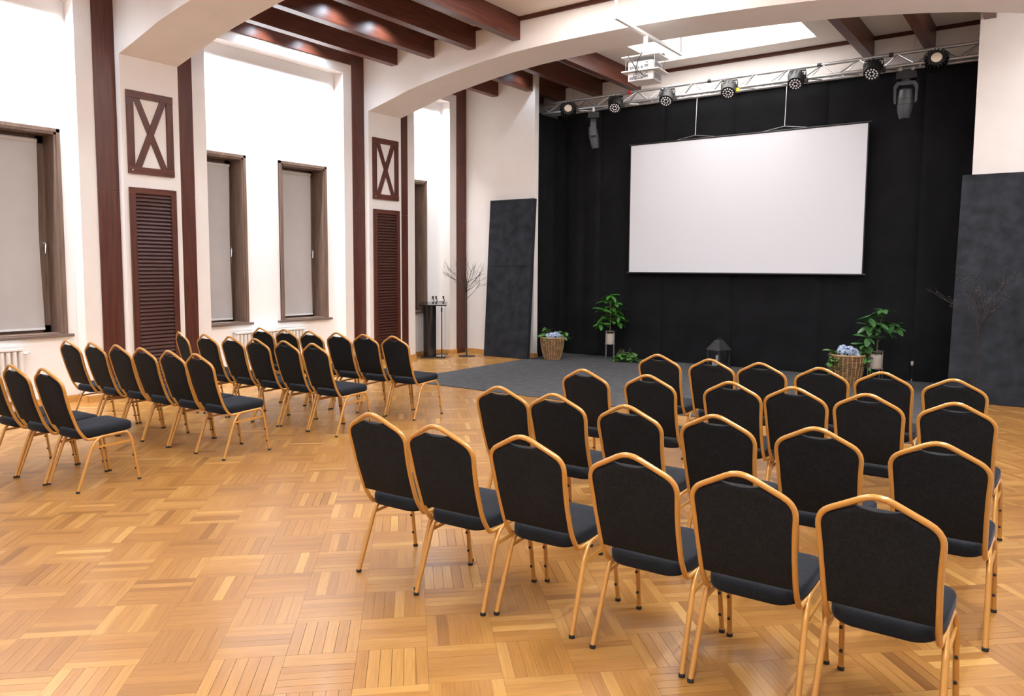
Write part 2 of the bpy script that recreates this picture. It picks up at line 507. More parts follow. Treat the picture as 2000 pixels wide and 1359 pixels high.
def strip_geo(lst):
    vs, fs, uv, tn = [], [], [], []
    for m, al, ac, gap, tone, p in lst:
        L, Wd = BS / 2 - .0004, SWD / 2 - gap
        dz = random.uniform(-.0004, 0)
        o = len(vs); ou, ov = random.uniform(0, 50), random.uniform(0, 50)
        for a, b in ((-1, -1), (1, -1), (1, 1), (-1, 1)):
            q = m + al * (a * L) + ac * (b * Wd); vs.append((q.x, q.y, dz))
        for a, b in ((-1, -1), (1, -1), (1, 1), (-1, 1)):
            q = m + al * (a * L) + ac * (b * Wd); vs.append((q.x, q.y, -.012))
        # make the top face upwards
        q4 = (o, o + 1, o + 2, o + 3)
        if (al.x * ac.y - al.y * ac.x) < 0: q4 = q4[::-1]
        base = {o + k: (ou + a * L, ov + b * Wd) for k, (a, b) in enumerate(((-1, -1), (1, -1), (1, 1), (-1, 1)))}
        f5 = [q4] + [(o + k, o + 4 + k, o + 4 + (k + 1) % 4, o + (k + 1) % 4) for k in range(4)]
        for f in f5:
            fs.append(f)
            for v in f: uv += base[o + (v - o) % 4]
            tn += [tone] * 4
    return vs, fs, uv, tn
def strip_obj(name, lst, **props):
    vs, fs, uv, tn = strip_geo(lst)
    me = bpy.data.meshes.new(name); me.from_pydata(vs, [], fs)
    l = me.uv_layers.new(name='UVMap'); l.data.foreach_set('uv', uv)
    a = me.attributes.new('tone', 'FLOAT', 'CORNER'); a.data.foreach_set('value', tn)
    me.materials.append(M['parquet'])
    o = bpy.data.objects.new(name, me); col.objects.link(o); o.parent = floor
    for k, v in props.items(): o[k] = v
inview = [s for s in strips if 0 <= s[5][0] <= 2000 and s[5][1] <= 1359]
# the strips that show largest become parts one by one, the rest one part
inview.sort(key=lambda s: s[5][2])
single = inview[:298]
ids = set(id(s) for s in single)
for s in single: strip_obj('parquet_strip', [s])
strip_obj('parquet_strips', [s for s in strips if id(s) not in ids], kind='stuff')

# stage carpet
m = MB(); m.box(CARPET[0], CARPET[1], CARPET[2], CARPET[3], .0005, .009)
tag(m.build('stage_carpet', M['carpet']), 'large dark grey carpet laid on the parquet before the black curtain', 'carpet')

# ------------------------------------------------------------------ windows and blinds
def window(n, a, b):
    t = bpy.data.objects.new('window_%d' % n, None); col.objects.link(t); t['kind'] = 'structure'
    t.location = (XB, (a + b) / 2, Z0)
    h = Z1 - Z0; hw = (b - a) / 2
    fwid = .07
    m = MB()                                     # casing flush with the wall
    for k, (o_, d_) in enumerate(((0, .016), (.028, .028))):
        f = fwid - o_
        m.box(0, d_, -hw + o_ * 0, -hw + f, 0, h); m.box(0, d_, hw - f, hw, 0, h); m.box(0, d_, -hw, hw, h - f, h)
    m.build('casing', M['window'], t)
    i = hw - fwid
    m = MB()                                     # lining of the reveal
    m.box(-.30, 0, -hw, -i, 0, h); m.box(-.30, 0, i, hw, 0, h); m.box(-.30, 0, -hw, hw, h - fwid, h); m.box(-.30, 0, -hw, hw, -.02, .012)
    m.build('reveal', M['window'], t)
    sa = bpy.data.objects.new('sash', None)
    m = MB(); s_ = .085
    m.box(-.34, -.275, -i, -i + s_, .012, h - fwid); m.box(-.34, -.275, i - s_, i, .012, h - fwid)
    m.box(-.34, -.275, -i, i, .012, .012 + s_); m.box(-.34, -.275, -i, i, h - fwid - s_, h - fwid)
    sash = m.build('sash', M['window'], t)
    m = MB(); m.box(-.315, -.305, -i + s_, i - s_, .012 + s_, h - fwid - s_)
    m.build('pane', M['pane'], sash)
    m = MB()                                     # handle on the far stile
    m.box(-.275, -.262, i - .055, i - .03, 1.06, 1.13)
    m.tube([(-.262, i - .042, 1.11), (-.225, i - .042, 1.11), (-.215, i - .042, 1.095), (-.215, i - .050, .985)], .010, 8)
    m.build('handle', M['steel'], t, smooth=40, label='satin steel window handle')
    m = MB(); m.box(-.05, .055, -hw - .06, hw + .06, -.036, -.002)
    m.build('sill', M['sill'], t)
    return t
for n, (a, b) in enumerate(WINS): window(n + 1, a, b)

def blind(a, b, ztop, zbot, label, skew=0.):
    t = root('roller_blind', label, 'blind', (XB - .225, (a + b) / 2, zbot), 0, 'grey roller blinds in the window reveals')
    h, hw = ztop - zbot, (b - a) / 2
    m = MB(); ny, nz = 14, 22
    for i in range(nz + 1):
        for j in range(ny + 1):
            v, u = i / nz, j / ny
            wv = .010 * math.sin(u * 9 + 3 * v) * (1 - v) + .014 * math.sin(4 * u + 5 * v) * v * (1 - v)
            y = -hw + 2 * hw * u - skew * u * math.sin(PI * v) ** 2 * .6
            m.v.append((wv, y, v * h))
    for i in range(nz):
        for j in range(ny):
            o = i * (ny + 1) + j; m.f.append((o, o + 1, o + ny + 2, o + ny + 1))
    m.build('blind_fabric', M['blind'], t, smooth=60)
    m = MB(); m.tube([(0, -hw, h + .012), (0, hw, h + .012)], .022, 10)
    m.build('roller_tube', M['white_metal'], t, smooth=40)
    m = MB(); m.box(-.012, .012, -hw, hw, -.022, .004)
    m.build('bottom_bar', M['white_metal'], t)
    return t
blind(3.60, 4.25, 3.20, .93, 'grey roller blind in the window at the left edge of the photo', .03)
blind(6.36, 6.88, 3.19, .92, 'grey roller blind in the narrow window behind the left-hand chairs', .02)
blind(7.68, 8.40, 3.21, .925, 'grey creased roller blind in the window with both sides showing', .01)
blind(10.53, 10.86, 3.20, .925, 'grey roller blind in the window behind the black lectern')

# radiators ------------------------------------------------------------
def radiator(y0, y1, label):
    t = root('radiator', label, 'radiator', (XB, (y0 + y1) / 2, .10), 0, 'white panel radiators under the windows')
    hw, h = (y1 - y0) / 2, .62
    m = MB(); m.box(.03, .05, -hw, hw, 0, h); m.build('back_panel', M['rad'], t)
    m = MB(); m.box(.03, .115, -hw, hw, h - .02, h + .006); m.build('top_grille', M['rad'], t)
    n = int((y1 - y0) / .062)
    fin = MB(); fin.prism([(.05, -.022), (.092, -.022), (.11, -.012), (.11, .012), (.092, .022), (.05, .022)], .02, h - .03, 2)
    me = fin.mesh('fin', M['rad'])
    for k in range(n): link('fin', me, t, (0, -hw + (k + .5) * (2 * hw / n), 0))
    m = MB(); m.tube([(.07, hw, h - .06), (.07, hw + .05, h - .06)], .014, 8); m.tube([(.07, hw + .04, h - .06), (.12, hw + .04, h - .06)], .022, 10)
    m.build('valve', M['white_metal'], t, smooth=40)
    m = MB(); m.box(0, .04, -hw + .1, -hw + .13, -.1, h * .6); m.box(0, .04, hw - .13, hw - .1, -.1, h * .6); m.build('bracket', M['rad'], t)
radiator(2.95, 3.88, 'white radiator under the window at the left edge of the photo')
radiator(6.72, 7.99, 'white radiator between and below the two middle windows')

# lattice panels and louvred shutters on the piers -----------------------------
def lattice(y0, label):
    W, H = .61, 1.035
    t = root('lattice_panel', label, 'panel', (XP, y0 + W / 2, 2.867), 0, 'dark wooden lattice panels on the piers')
    hw = W / 2; b = .088
    for nm, bx in (('rail', (0, .03, -hw, hw, 0, b)), ('rail', (0, .03, -hw, hw, H - b, H)),
                   ('stile', (0, .026, -hw, -hw + b, b + .002, H - b - .002)), ('stile', (0, .026, hw - b, hw, b + .002, H - b - .002))):
        m = MB(); m.box(*bx); m.build(nm, M['dark_z'] if nm == 'stile' else M['dark_y'], t)
    iy, z0, z1 = hw - b, b, H - b
    def brace(s, x0, x1):
        # diagonal cut to the inner rectangle
        c = .042
        ln = math.hypot(2 * iy, z1 - z0); dy = c * ln / (z1 - z0)
        p = [(-s * iy, z0), (-s * (iy - 2 * dy * .9), z0), (s * iy, z1 - .001), (s * (iy - 2 * dy * .9), z1 - .001)]
        poly = [p[0], p[1], p[2], p[3]]
        m = MB(); m.prism(poly, x0, x1, 0); m.build('brace', M['dark_z'], t)
    brace(1, 0, .024); brace(-1, 0, .016)
    m = MB(); m.box(-.001, .002, -iy, iy, z0, z1); m.build('backing', M['plaster'], t, label='cream backing behind the crossed braces')
    m = MB(); m.lathe([(.010, 0), (.010, .003), (.004, .006)], 10, (.03, -hw + .05, b * .5), Matrix.Rotation(PI / 2, 3, 'Y')); m.build('bolt', M['steel'], t)
lattice(5.062, 'dark wooden X-braced lattice panel on the pier nearest the camera')
lattice(9.26, 'dark wooden X-braced lattice panel on the farther pier by the lectern')

def louvre(y0, label):
    W, H, zb = .625, 2.60, .095
    t = root('louvre_shutter', label, 'shutter', (XP, y0 + W / 2, zb), 0, 'dark louvred shutters on the piers')
    hw = W / 2; b = .075
    for nm, bx in (('rail', (0, .03, -hw, hw, 0, b)), ('rail', (0, .03, -hw, hw, H - b, H)),
                   ('stile', (0, .03, -hw, -hw + b, b, H - b)), ('stile', (0, .03, hw - b, hw, b, H - b))):
        m = MB(); m.box(*bx); m.build(nm, M['dark_z'] if nm == 'stile' else M['dark_y'], t)
    m = MB(); m.box(0, .003, -hw + b, hw - b, b, H - b); m.build('backing', M['louvre'], t)
    n = 50; p = (H - 2 * b) / n
    s_ = MB(); s_.prism([(.002, p * .95), (.004, p * 1.05), (.027, p * .25), (.027, p * .10), (.022, p * .10)], -hw + b, hw - b, 1)
    me = s_.mesh('slat', M['louvre'])
    for k in range(n): link('slat', me, t, (0, 0, b + k * p))
louvre(5.062, 'tall dark wooden louvred shutter on the pier nearest the camera')
louvre(9.265, 'tall dark wooden louvred shutter on the farther pier by the lectern')

# ------------------------------------------------------------------ chairs
def back_y(z):
    """side profile of the leaning back: y at height z"""
    P = [(.38, -.12), (.40, -.165), (.445, -.200), (.64, -.268), (.85, -.315), (.956, -.357)]
    for (a, ya), (b, yb) in zip(P, P[1:]):
        if z <= b: return ya + (yb - ya) * (z - a) / (b - a)
    return P[-1][1]
def half_w(z):
    """centre line of the side tube"""
    if z < .5: return .186
    if z < .68: return .186 + .003 * (z - .5) / .18
    return .189 + .013 * min(1, (z - .68) / .15)

def make_chair():
    t = root('banquet_chair', '', 'chair', group='black banquet chairs with gold frames')
    # seat cushion
    out = rounded([(-.205, .212), (.205, .212), (.198, -.06), (.165, -.182), (-.165, -.182), (-.198, -.06)], [.05, .05, .1, .07, .07, .1], 5, True)
    out = [(p[0], p[1] + (.012 * (1 - (p[0] / .2) ** 2) if p[1] > .15 else (-.02 * (1 - (p[0] / .17) ** 2) if p[1] < -.15 else 0))) for p in [(q.x, q.y) for q in [Vector((a[0], a[1])) for a in out]]]
    n = len(out); m = MB()
    rings = [(.94, .418), (.985, .424), (1.0, .436), (1.0, .462), (.985, .474), (.93, .484), (.75, .490), (.4, .493)]
    for s, z in rings:
        for x, y in out: m.v.append((x * s, .015 + (y - .015) * s, z - .004 + (y - .2) * .062))
    for i in range(len(rings) - 1):
        for k in range(n): m.f.append((i * n + k, i * n + (k + 1) % n, (i + 1) * n + (k + 1) % n, (i + 1) * n + k))
    m.f.append(tuple(reversed(range(n)))); m.f.append(tuple((len(rings) - 1) * n + k for k in range(n)))
    m.build('seat', M['seat'], t, smooth=50)
    # upholstered back: rows of points across, both faces
    zs = [.480, .50, .55, .60, .65, .70, .75, .80, .830, .844, .857, .870, .881, .892]
    nc = 12; m = MB(); R = len(zs)
    def hw(z):
        if z <= .830: return half_w(z) - .004
        top = .072
        return top + (.198 - top) * max(0, (.892 - z) / (.892 - .830)) ** .95
    for side in (1, -1):
        for i, z in enumerate(zs):
            for j in range(nc + 1):
                u = -1 + 2 * j / nc
                e = (1 - abs(u) ** 6) * min(1, .25 + (z - .480) / .03) * min(1, .25 + (.892 - z) / .03)
                th = (.022 if side > 0 else .012) * e + .003
                zz = z - (.010 * (1 - u * u) if z > .886 else 0)
                m.v.append((u * hw(z), back_y(z) + side * th, zz + side * th * .25))
    for s in range(2):
        for i in range(R - 1):
            for j in range(nc):
                o = s * R * (nc + 1) + i * (nc + 1) + j; m.f.append((o, o + 1, o + nc + 2, o + nc + 1))
    off = R * (nc + 1)
    rim = [j for j in range(nc + 1)] + [i * (nc + 1) + nc for i in range(1, R)] + [(R - 1) * (nc + 1) + j for j in range(nc - 1, -1, -1)] + [i * (nc + 1) for i in range(R - 2, 0, -1)]
    for k in range(len(rim)):
        a, b = rim[k], rim[(k + 1) % len(rim)]; m.f.append((a, b, b + off, a + off))
    m.build('backrest', M['back'], t, smooth=60)
    # gold frame: seat rails that sweep up into the back loop
    half = [(-.192, .165, .402), (-.192, .02, .396), (-.188, -.10, .386), (-.186, -.150, .387), (-.186, back_y(.47), .47), (-.189, back_y(.66), .66), (-.202, back_y(.84), .84), (0, back_y(.956), .948)]
    full = half + [(-x, y, z) for x, y, z in reversed(half[:-1])]
    rad = [0, .05, .05, .06, .05, .1, .055, .06]
    rad = rad + list(reversed(rad[:-1]))
    m = MB(); m.tube(rounded(full, rad, 5), .0118, 8)
    m.build('back_frame', M['gold'], t, smooth=60)
    foot = MB(); foot.lathe([(.0145, 0), (.0145, .014), (.011, .016)], 8)
    fme = foot.mesh('foot_cap', M['black_rubber'], 40)
    bump = MB(); bump.lathe([(.0075, 0), (.0075, .005), (.004, .008)], 8, (0, 0, 0), Matrix.Rotation(PI / 2, 3, 'X'))
    bme = bump.mesh('bumper', M['black_rubber'], 40)
    for s in (-1, 1):
        rear = rounded([(s * .212, -.240, .010), (s * .203, -.112, .345), (s * .194, -.055, .392), (s * .192, .0, .3955)], [0, .07, .05, 0], 4)
        m = MB(); m.tube(rear, .0125, 8, sx=.9); l = m.build('leg', M['gold'], t, smooth=60)
        link('foot_cap', fme, l, (s * .212, -.2405, 0))
        front = rounded([(s * .213, .240, .010), (s * .206, .190, .345), (s * .197, .165, .403), (s * .192, .08, .3985)], [0, .06, .05, 0], 4)
        m = MB(); m.tube(front, .0118, 8, sx=.9); l = m.build('leg', M['gold'], t, smooth=60)
        link('foot_cap', fme, l, (s * .213, .2405, 0))
        for z in (.095, .205):
            y = .240 + (.190 - .240) * (z - .01) / .335
            link('bumper', bme, l, (s * .2105, y - .011, z))
        m = MB(); m.obox((s * .2035, -.122, .318), (s * .2065, .194, .330), .010, .016); m.build('side_brace', M['gold'], t)
    m = MB(); m.box(-.19, .19, -.012, .012, .400, .420); m.build('cross_bar', M['gold'], t)
    return t

ORD = ['first', 'second', 'third', 'fourth', 'fifth', 'sixth']
ROWS = [
 ('A', 'right', 'rearmost row', [(-2.904, 2.749), (-2.434, 2.719), (-1.964, 2.784), (-1.419, 2.773), (-.950, 2.765), (-.470, 2.752)], [2, 3, 2, 1, 1, 0]),
 ('B', 'right', 'second row from the back', [(-2.914, 3.876), (-2.480, 3.852), (-1.946, 3.769), (-1.441, 3.797), (-.931, 3.791), (-.408, 3.789)], [2, 1, -1, 1, 1, 0]),
 ('C', 'right', 'third row from the back', [(-2.914, 4.933), (-2.392, 4.960), (-1.797, 5.002), (-1.384, 5.028), (-.942, 5.032), (-.463, 5.007)], [0, 0, 0, 0, 0, -1]),
 ('D', 'right', 'front row', [(-2.898, 6.210), (-2.397, 6.165), (-1.975, 6.176), (-1.501, 6.164), (-1.060, 6.187), (-.583, 6.092)], [0, 0, 0, 0, 0, -1]),
 ('L', 'left', 'rearmost row', [(-6.112, 2.503), (-6.535, 2.451), (-6.96, 2.41)], [3, 3, 3]),
 ('M', 'left', 'second row from the back', [(-6.121, 3.734), (-6.53, 3.722), (-6.968, 3.7), (-7.40, 3.691), (-7.825, 3.66), (-8.25, 3.617)], [1, 1, 1, 1, 1, 2]),
 ('N', 'left', 'third row from the back', [(-6.051, 4.954), (-6.495, 4.948), (-6.940, 4.919), (-7.365, 4.905), (-7.80, 4.875), (-8.33, 4.886)], [0, 0, 0, 0, 0, -12]),
 ('O', 'left', 'front row', [(-6.007, 6.033), (-6.425, 5.985), (-6.845, 5.96), (-7.27, 5.907), (-7.69, 5.871), (-8.115, 5.838)], [2, 2, 2, 2, 2, 2]),
]
proto = make_chair(); used = False
for key, side, rowname, pts, rots in ROWS:
    for i, ((x, y), rz) in enumerate(zip(pts, rots)):
        c = copy_tree(proto) if used else proto
        used = True
        a = math.radians(rz)
        c.location = (x - math.sin(a) * .357, y + math.cos(a) * .357, 0.0)
        c.rotation_euler = (0, 0, a)
        c['label'] = 'black gold-framed banquet chair, %s from the aisle, %s, %s-hand block' % (ORD[i], rowname, side)
        c['group'] = 'chairs in the %s of the %s-hand block' % (rowname, side)

# ------------------------------------------------------------------ stage curtains
def curtain(p0, p1, z0, z1, label, seed, pleats=2.2, amp=.016, sag=0.):
    t = root('stage_curtain', label, 'curtain', (p0[0], p0[1], 0), 0, 'black curtain lengths around the stage')
    a, b = Vector(p0), Vector(p1); d = b - a; L = d.length; d.normalize(); nrm = Vector((d.y, -d.x))
    rnd = random.Random(seed); ph = [rnd.uniform(0, 6) for _ in range(4)]
    nu, nv = max(24, int(L * 26)), 10; m = MB()
    for i in range(nv + 1):
        v = i / nv
        for j in range(nu + 1):
            u = j / nu; s = u * L
            am = amp * (.55 + .45 * (1 - v))
            off = am * (math.sin(2 * PI * pleats * s + ph[0]) + .6 * math.sin(2 * PI * pleats * .47 * s + ph[1] + .6 * v) + .35 * math.sin(2 * PI * pleats * 2.3 * s + ph[2]))
            e = min(1, u * L / .06, (1 - u) * L / .06)           # hems roll back at the seams
            off = off * e - .022 * (1 - e)
            q = d * s + nrm * off
            z = z0 + (z1 - sag * math.sin(PI * u) - z0) * v
            m.v.append((q.x, q.y, z))
    for i in range(nv):
        for j in range(nu):
            o = i * (nu + 1) + j; m.f.append((o, o + 1, o + nu + 2, o + nu + 1))
    m.build('drape', M['curtain'], t, smooth=80)
    m = MB(); m.obox((0, 0, z0 + .02), (d.x * L, d.y * L, z0 + .02), .012, .03); m.build('hem', M['curtain'], t)
ZT = 4.70
curtain((-8.20, 12.06), (-8.15, 12.99), .015, 4.62, 'black curtain along the left side of the stage behind the plaster wall', 1, 2.0, .02, .03)
cx = [-8.27, -7.30, -5.99, -4.68, -3.17, -1.81, -.45]
names = ['narrow black curtain length in the left rear corner of the stage', 'black curtain length behind the left potted plant', 'black curtain length behind the left part of the screen',
         'black curtain length behind the middle of the screen and lantern', 'black curtain length behind the right part of the screen and the right potted plant',
         'black curtain length at the right end behind the tall leaning board']
for k in range(6):
    curtain((cx[k] - .012, 12.92), (cx[k + 1] + .012, 12.92), .015, ZT, names[k], 11 + k, .9 if k else 2.0, .010 if k else .018)
m = MB(); m.tube([(-8.2, 12.87, ZT + .01), (-.4, 12.87, ZT + .01)], .024, 10)
rail = root('curtain_rail', 'grey metal pipe carrying the black curtain behind the truss', 'rail', (0, 0, 0))
m.build('pipe', M['alu'], rail, smooth=40)
m = MB()
for k in range(22):
    x = -8.0 + k * .345 + .06 * math.sin(k * 2.3)
    m.box(x - .02, x + .02, 12.838, 12.90, ZT - .025, ZT + .042)
m.build('curtain_clips', M['black_plastic'], rail, kind='stuff')
m = MB()
for x in (-7.6, -5.6, -3.6, -1.6): m.box(x - .015, x + .015, 12.88, 13.06, ZT - .01, ZT + .03)
m.build('bracket', M['alu'], rail)

# projection screen ------------------------------------------------------
sx0, sx1, sz0, sz1, SY = -6.585, -2.550, 1.640, 3.945, 12.80
t = root('projection_screen', 'large white projection screen hanging before the black stage curtain', 'screen', ((sx0 + sx1) / 2, SY, sz0))
hw, h = (sx1 - sx0) / 2, sz1 - sz0
m = MB(); m.box(-hw, hw, -.003, .003, 0, h); m.build('surface', M['screen'], t)
m = MB(); m.box(-hw - .012, -hw + .004, -.005, .004, 0, h); m.build('border', M['black_plastic'], t)
m = MB(); m.box(hw - .004, hw + .012, -.005, .004, 0, h); m.build('border', M['black_plastic'], t)
m = MB(); m.tube([(-hw - .04, 0, -.014), (hw + .05, 0, -.014)], .016, 8); m.build('bottom_bar', M['black_plastic'], t, smooth=40)
m = MB(); m.tube([(-hw - .04, 0, h + .014), (hw + .05, 0, h + .014)], .016, 8); m.build('top_bar', M['black_plastic'], t, smooth=40)
for x in (-5.347, -3.815):
    u = x - (sx0 + sx1) / 2
    m = MB(); m.tube([(u, 0, h + .075), (u, .07, h + 1.065)], .006, 6); c_ = m.build('cord', M['white_metal'], t)
    m = MB(); m.tube([(u - .38, 0, h + .02), (u, 0, h + .08)], .005, 6); m.tube([(u + .40, 0, h + .02), (u, 0, h + .08)], .005, 6)
    m.build('bridle', M['steel'], c_)

# lighting truss ----------------------------------------------------------
TX0, TX1 = -8.62, -.6
t = root('lighting_truss', 'silver aluminium lighting truss spanning the top of the stage', 'truss', (0, 0, 0))
CH = [((12.28, 4.615)), ((12.52, 4.615)), ((12.40, 4.815))]
for y, z in CH:
    m = MB(); m.tube([(TX0, y, z), (TX1, y, z)], .025, 10); m.build('chord', M['alu'], t, smooth=40)
br = MB()
pitch_ = .26; n = int((TX1 - TX0) / pitch_)
a_, b_, c_ = [Vector((0, y, z)) for y, z in CH]
def brace_mesh(p, q):
    mm = MB(); mm.tube([p, q], .0095, 6); return mm.mesh('brace', M['alu'], 40)
up1 = brace_mesh(a_, c_ + Vector((pitch_, 0, 0))); dn1 = brace_mesh(c_, a_ + Vector((pitch_, 0, 0)))
up2 = brace_mesh(b_, c_ + Vector((pitch_, 0, 0))); dn2 = brace_mesh(c_, b_ + Vector((pitch_, 0, 0)))
bt_ = brace_mesh(a_, b_ + Vector((pitch_, 0, 0)))
for k in range(n):
    o = (TX0 + k * pitch_, 0, 0)
    link('brace', up1 if k % 2 == 0 else dn1, t, o); link('brace', up2 if k % 2 == 0 else dn2, t, o)
    if k % 2 == 0: link('brace', bt_, t, o)
for x in (-6.43, -4.95, -3.2, -2.2): 
    m = MB(); m.tube([(x - .03, 12.40, 4.815), (x + .03, 12.40, 4.815)], .032, 8); m.build('coupler', M['black_plastic'] if x > -6 else M['red'], t, smooth=40)
for x in (-7.6, -1.9): 
    m = MB(); m.tube([(x, 12.40, 4.815), (x, 12.40, 5.3)], .006, 6); m.build('hanging_wire', M['steel'], t)

# stage lights ----------------------------------------------------------
def par_can(x, label, tag_=None, yawd=0):
    t = root('stage_light', label, 'spotlight', (x, 12.20, 4.60), math.radians(yawd), 'black LED spotlights clamped to the truss')
    Rm = Matrix.Rotation(math.radians(-43), 3, 'X')        # body axis: local +z up, lens down and towards the hall
    Q = Rm
    m = MB(); m.lathe([(.085, -.11), (.115, -.115), (.118, -.02), (.112, .07), (.095, .105), (.05, .115)], 20, (0, 0, 0), Q)
    for k in range(12):
        a = 2 * PI * k / 12
        p, q = Q @ Vector((.117 * math.cos(a), .117 * math.sin(a), .0)), Q @ Vector((.112 * math.cos(a), .112 * math.sin(a), .10))
        m.obox(p, q, .008, .02, up=Q @ Vector((math.cos(a), math.sin(a), 0)))
    m.build('housing', M['spot_black'], t, smooth=35)
    m = MB(); m.lathe([(.095, -.116), (.095, -.118)], 20, (0, 0, 0), Q); f = m.build('lens_plate', M['black_gloss'], t)
    led = MB(); led.lathe([(.014, 0), (.013, -.005), (.007, -.008)], 8, (0, 0, 0), Q); lme = led.mesh('led', M['led'], 40)
    for rr, nn in ((.036, 6), (.076, 12)):
        for k in range(nn):
            a = 2 * PI * k / nn; p = Q @ Vector((rr * math.cos(a), rr * math.sin(a), -.118)); link('led', lme, f, p)
    m = MB(); m.tube([(-.125, 0, -.02), (-.13, .02, .08), (-.12, .06, .14), (.12, .06, .14), (.13, .02, .08), (.125, 0, -.02)], .008, 6, sx=1.8); m.build('yoke', M['spot_black'], t, smooth=40)
    m = MB(); m.box(-.025, .025, .05, .11, -.01, .15); m.build('clamp', M['spot_black'], t)
    m = MB(); m.box(.118, .165, -.03, .03, -.06, -.005); m.build('knob', M['yellow'] if tag_ == 'yellow' else M['spot_black'], t)
    return t
par_can(-6.60, 'black LED spotlight on the truss, leftmost of those with many small lenses', None, 18)
par_can(-5.62, 'black LED spotlight on the truss above the left end of the screen', None, 14)
par_can(-4.54, 'black LED spotlight with a yellow connector on the truss above the screen', 'yellow', 10)
par_can(-3.48, 'black LED spotlight on the truss above the right half of the screen', None, 4)
par_can(-2.40, 'black LED spotlight on the truss above the right edge of the screen', None, 0)
def blinder(x, label, yawd):
    t = root('stage_light', label, 'spotlight', (x, 12.20, 4.60), math.radians(yawd), 'black finned spotlights with one big lens')
    Q = Matrix.Rotation(math.radians(90 - 12), 3, 'X')           # axis towards the hall
    m = MB(); m.lathe([(.06, -.14), (.10, -.13), (.108, -.05), (.110, .05), (.112, .08), (.110, .095), (.07, .097)], 22, (0, 0, 0), Q)
    m.build('housing', M['spot_black'], t, smooth=30)
    fin = MB(); fin.box(.10, .142, -.006, .006, -.12, .088)
    fm = fin.mesh('fin', M['spot_black'])
    for k in range(18):
        o = bpy.data.objects.new('fin', fm); col.objects.link(o); o.parent = t
        o.matrix_local = Q.to_4x4() @ Matrix.Rotation(2 * PI * k / 18, 4, 'Z')
    m = MB(); m.lathe([(.07, .097), (.066, .107), (.045, .116), (.02, .120)], 20, (0, 0, 0), Q); m.build('lens', M['lens'], t, smooth=60, label='pale cream round lens')
    m = MB(); m.tube([(-.148, .02, 0), (-.15, .05, .10), (-.10, .09, .15), (.10, .09, .15), (.15, .05, .10), (.148, .02, 0)], .006, 6, sx=1.6); m.build('yoke', M['spot_black'], t, smooth=40)
    m = MB(); m.box(-.025, .025, .06, .12, .0, .16); m.build('clamp', M['spot_black'], t)
blinder(-7.58, 'black finned spotlight with cream lens at the left end of the truss', 30)
blinder(-1.59, 'black finned spotlight with pale lens at the right end of the truss', 8)
def moving_head(x, label, yawd, tilt, z=4.44):
    t = root('moving_head_light', label, 'spotlight', (x, 12.34, z), math.radians(yawd), 'moving head lights hanging under the truss')
    m = MB(); m.box(-.13, .13, -.10, .10, -.02, .075); m.box(-.11, .11, -.085, .085, .075, .09); m.build('base', M['spot_black'], t)
    m = MB(); m.box(-.10, -.06, -.02, .02, .09, .17); m.box(.06, .10, -.02, .02, .09, .17); m.build('clamp', M['steel'], t)
    m = MB(); m.lathe([(.07, -.02), (.06, -.05)], 16); m.build('pan_bearing', M['black_plastic'], t)
    # yoke: crosspiece with two arms
    m = MB()
    poly = [(-.158, -.11), (-.115, -.05), (.115, -.05), (.158, -.11), (.150, -.34), (.118, -.36), (.120, -.15), (.09, -.10), (-.09, -.10), (-.120, -.15), (-.118, -.36), (-.150, -.34)]
    m.prism(poly, -.05, .05, 1); m.build('yoke', M['grey_plastic'], t)
    Q = Matrix.Rotation(math.radians(tilt), 3, 'X')
    m = MB()
    prof = [(.04, .16), (.085, .14), (.105, .05), (.11, -.05), (.095, -.18), (.075, -.25), (.07, -.26)]
    m.lathe(prof, 14, (0, 0, -.30), Q @ Matrix.Diagonal((1.0, .82, 1.0)))
    h_ = m.build('head', M['grey_plastic'], t, smooth=35)
    m = MB(); m.lathe([(.060, -.258), (.055, -.264)], 14, (0, 0, -.30), Q); m.build('lens', M['black_gloss'], h_)
    for zz in (.02, -.06):
        m = MB(); m.lathe([(.1115, zz), (.1115, zz - .012)], 14, (0, 0, -.30), Q @ Matrix.Diagonal((1.0, .82, 1.0)), cap=False); m.build('groove', M['black_plastic'], h_)
moving_head(-7.12, 'grey and black moving head light hanging left of the screen, seen side-on', 118, -9)
moving_head(-1.98, 'grey and black moving head light hanging right of the screen', 8, 6)

# cable with plug hanging at the right of the curtain
t = root('cable', 'thin black cable with a pale plug hanging before the curtain at right', 'cable', (-1.80, 12.88, 0))
m = MB(); m.tube([(0, 0, .02), (.005, 0, .12), (0, 0, .25)], .006, 6); m.build('cord', M['black_plastic'], t)
m = MB(); m.lathe([(.012, .25), (.02, .27), (.02, .31), (.016, .32)], 10); m.build('plug', M['pot'], t, smooth=40)
m = MB(); m.lathe([(.014, .0), (.014, .05)], 10); m.build('connector', M['steel'], t, smooth=40)

# ------------------------------------------------------------------ projectors on their hanging shelves
PXX, PYY = -4.50, 9.10
t = root('projector_mount', 'white pipe frame with two shelves hanging from the ceiling under the arch', 'mount', (PXX, PYY, 0))
m = MB(); m.box(-.02, .02, -.82, 1.12, 4.665, 4.70); m.build('cross_pipe', M['white_metal'], t)
for y in (-.80, 1.10):
    m = MB(); m.tube([(0, y, 4.68), (0, y, 5.30)], .016, 8); m.build('hanger', M['white_metal'], t, smooth=40)
m = MB(); m.tube([(0, 0, 4.67), (0, 0, 4.45)], .03, 12); m.tube([(0, 0, 4.45), (0, 0, 4.39)], .018, 10); m.build('drop_pipe', M['white_metal'], t, smooth=40)
RZ = math.radians(4)
def rp(x, y): return (x * math.cos(RZ) - y * math.sin(RZ), x * math.sin(RZ) + y * math.cos(RZ))
for z in (4.375, 4.195):
    m = MB(); m.box(-.25, .25, -.19, .19, z, z + .014); s_ = m.build('shelf', M['white_metal'], t); s_.rotation_euler = (0, 0, RZ)
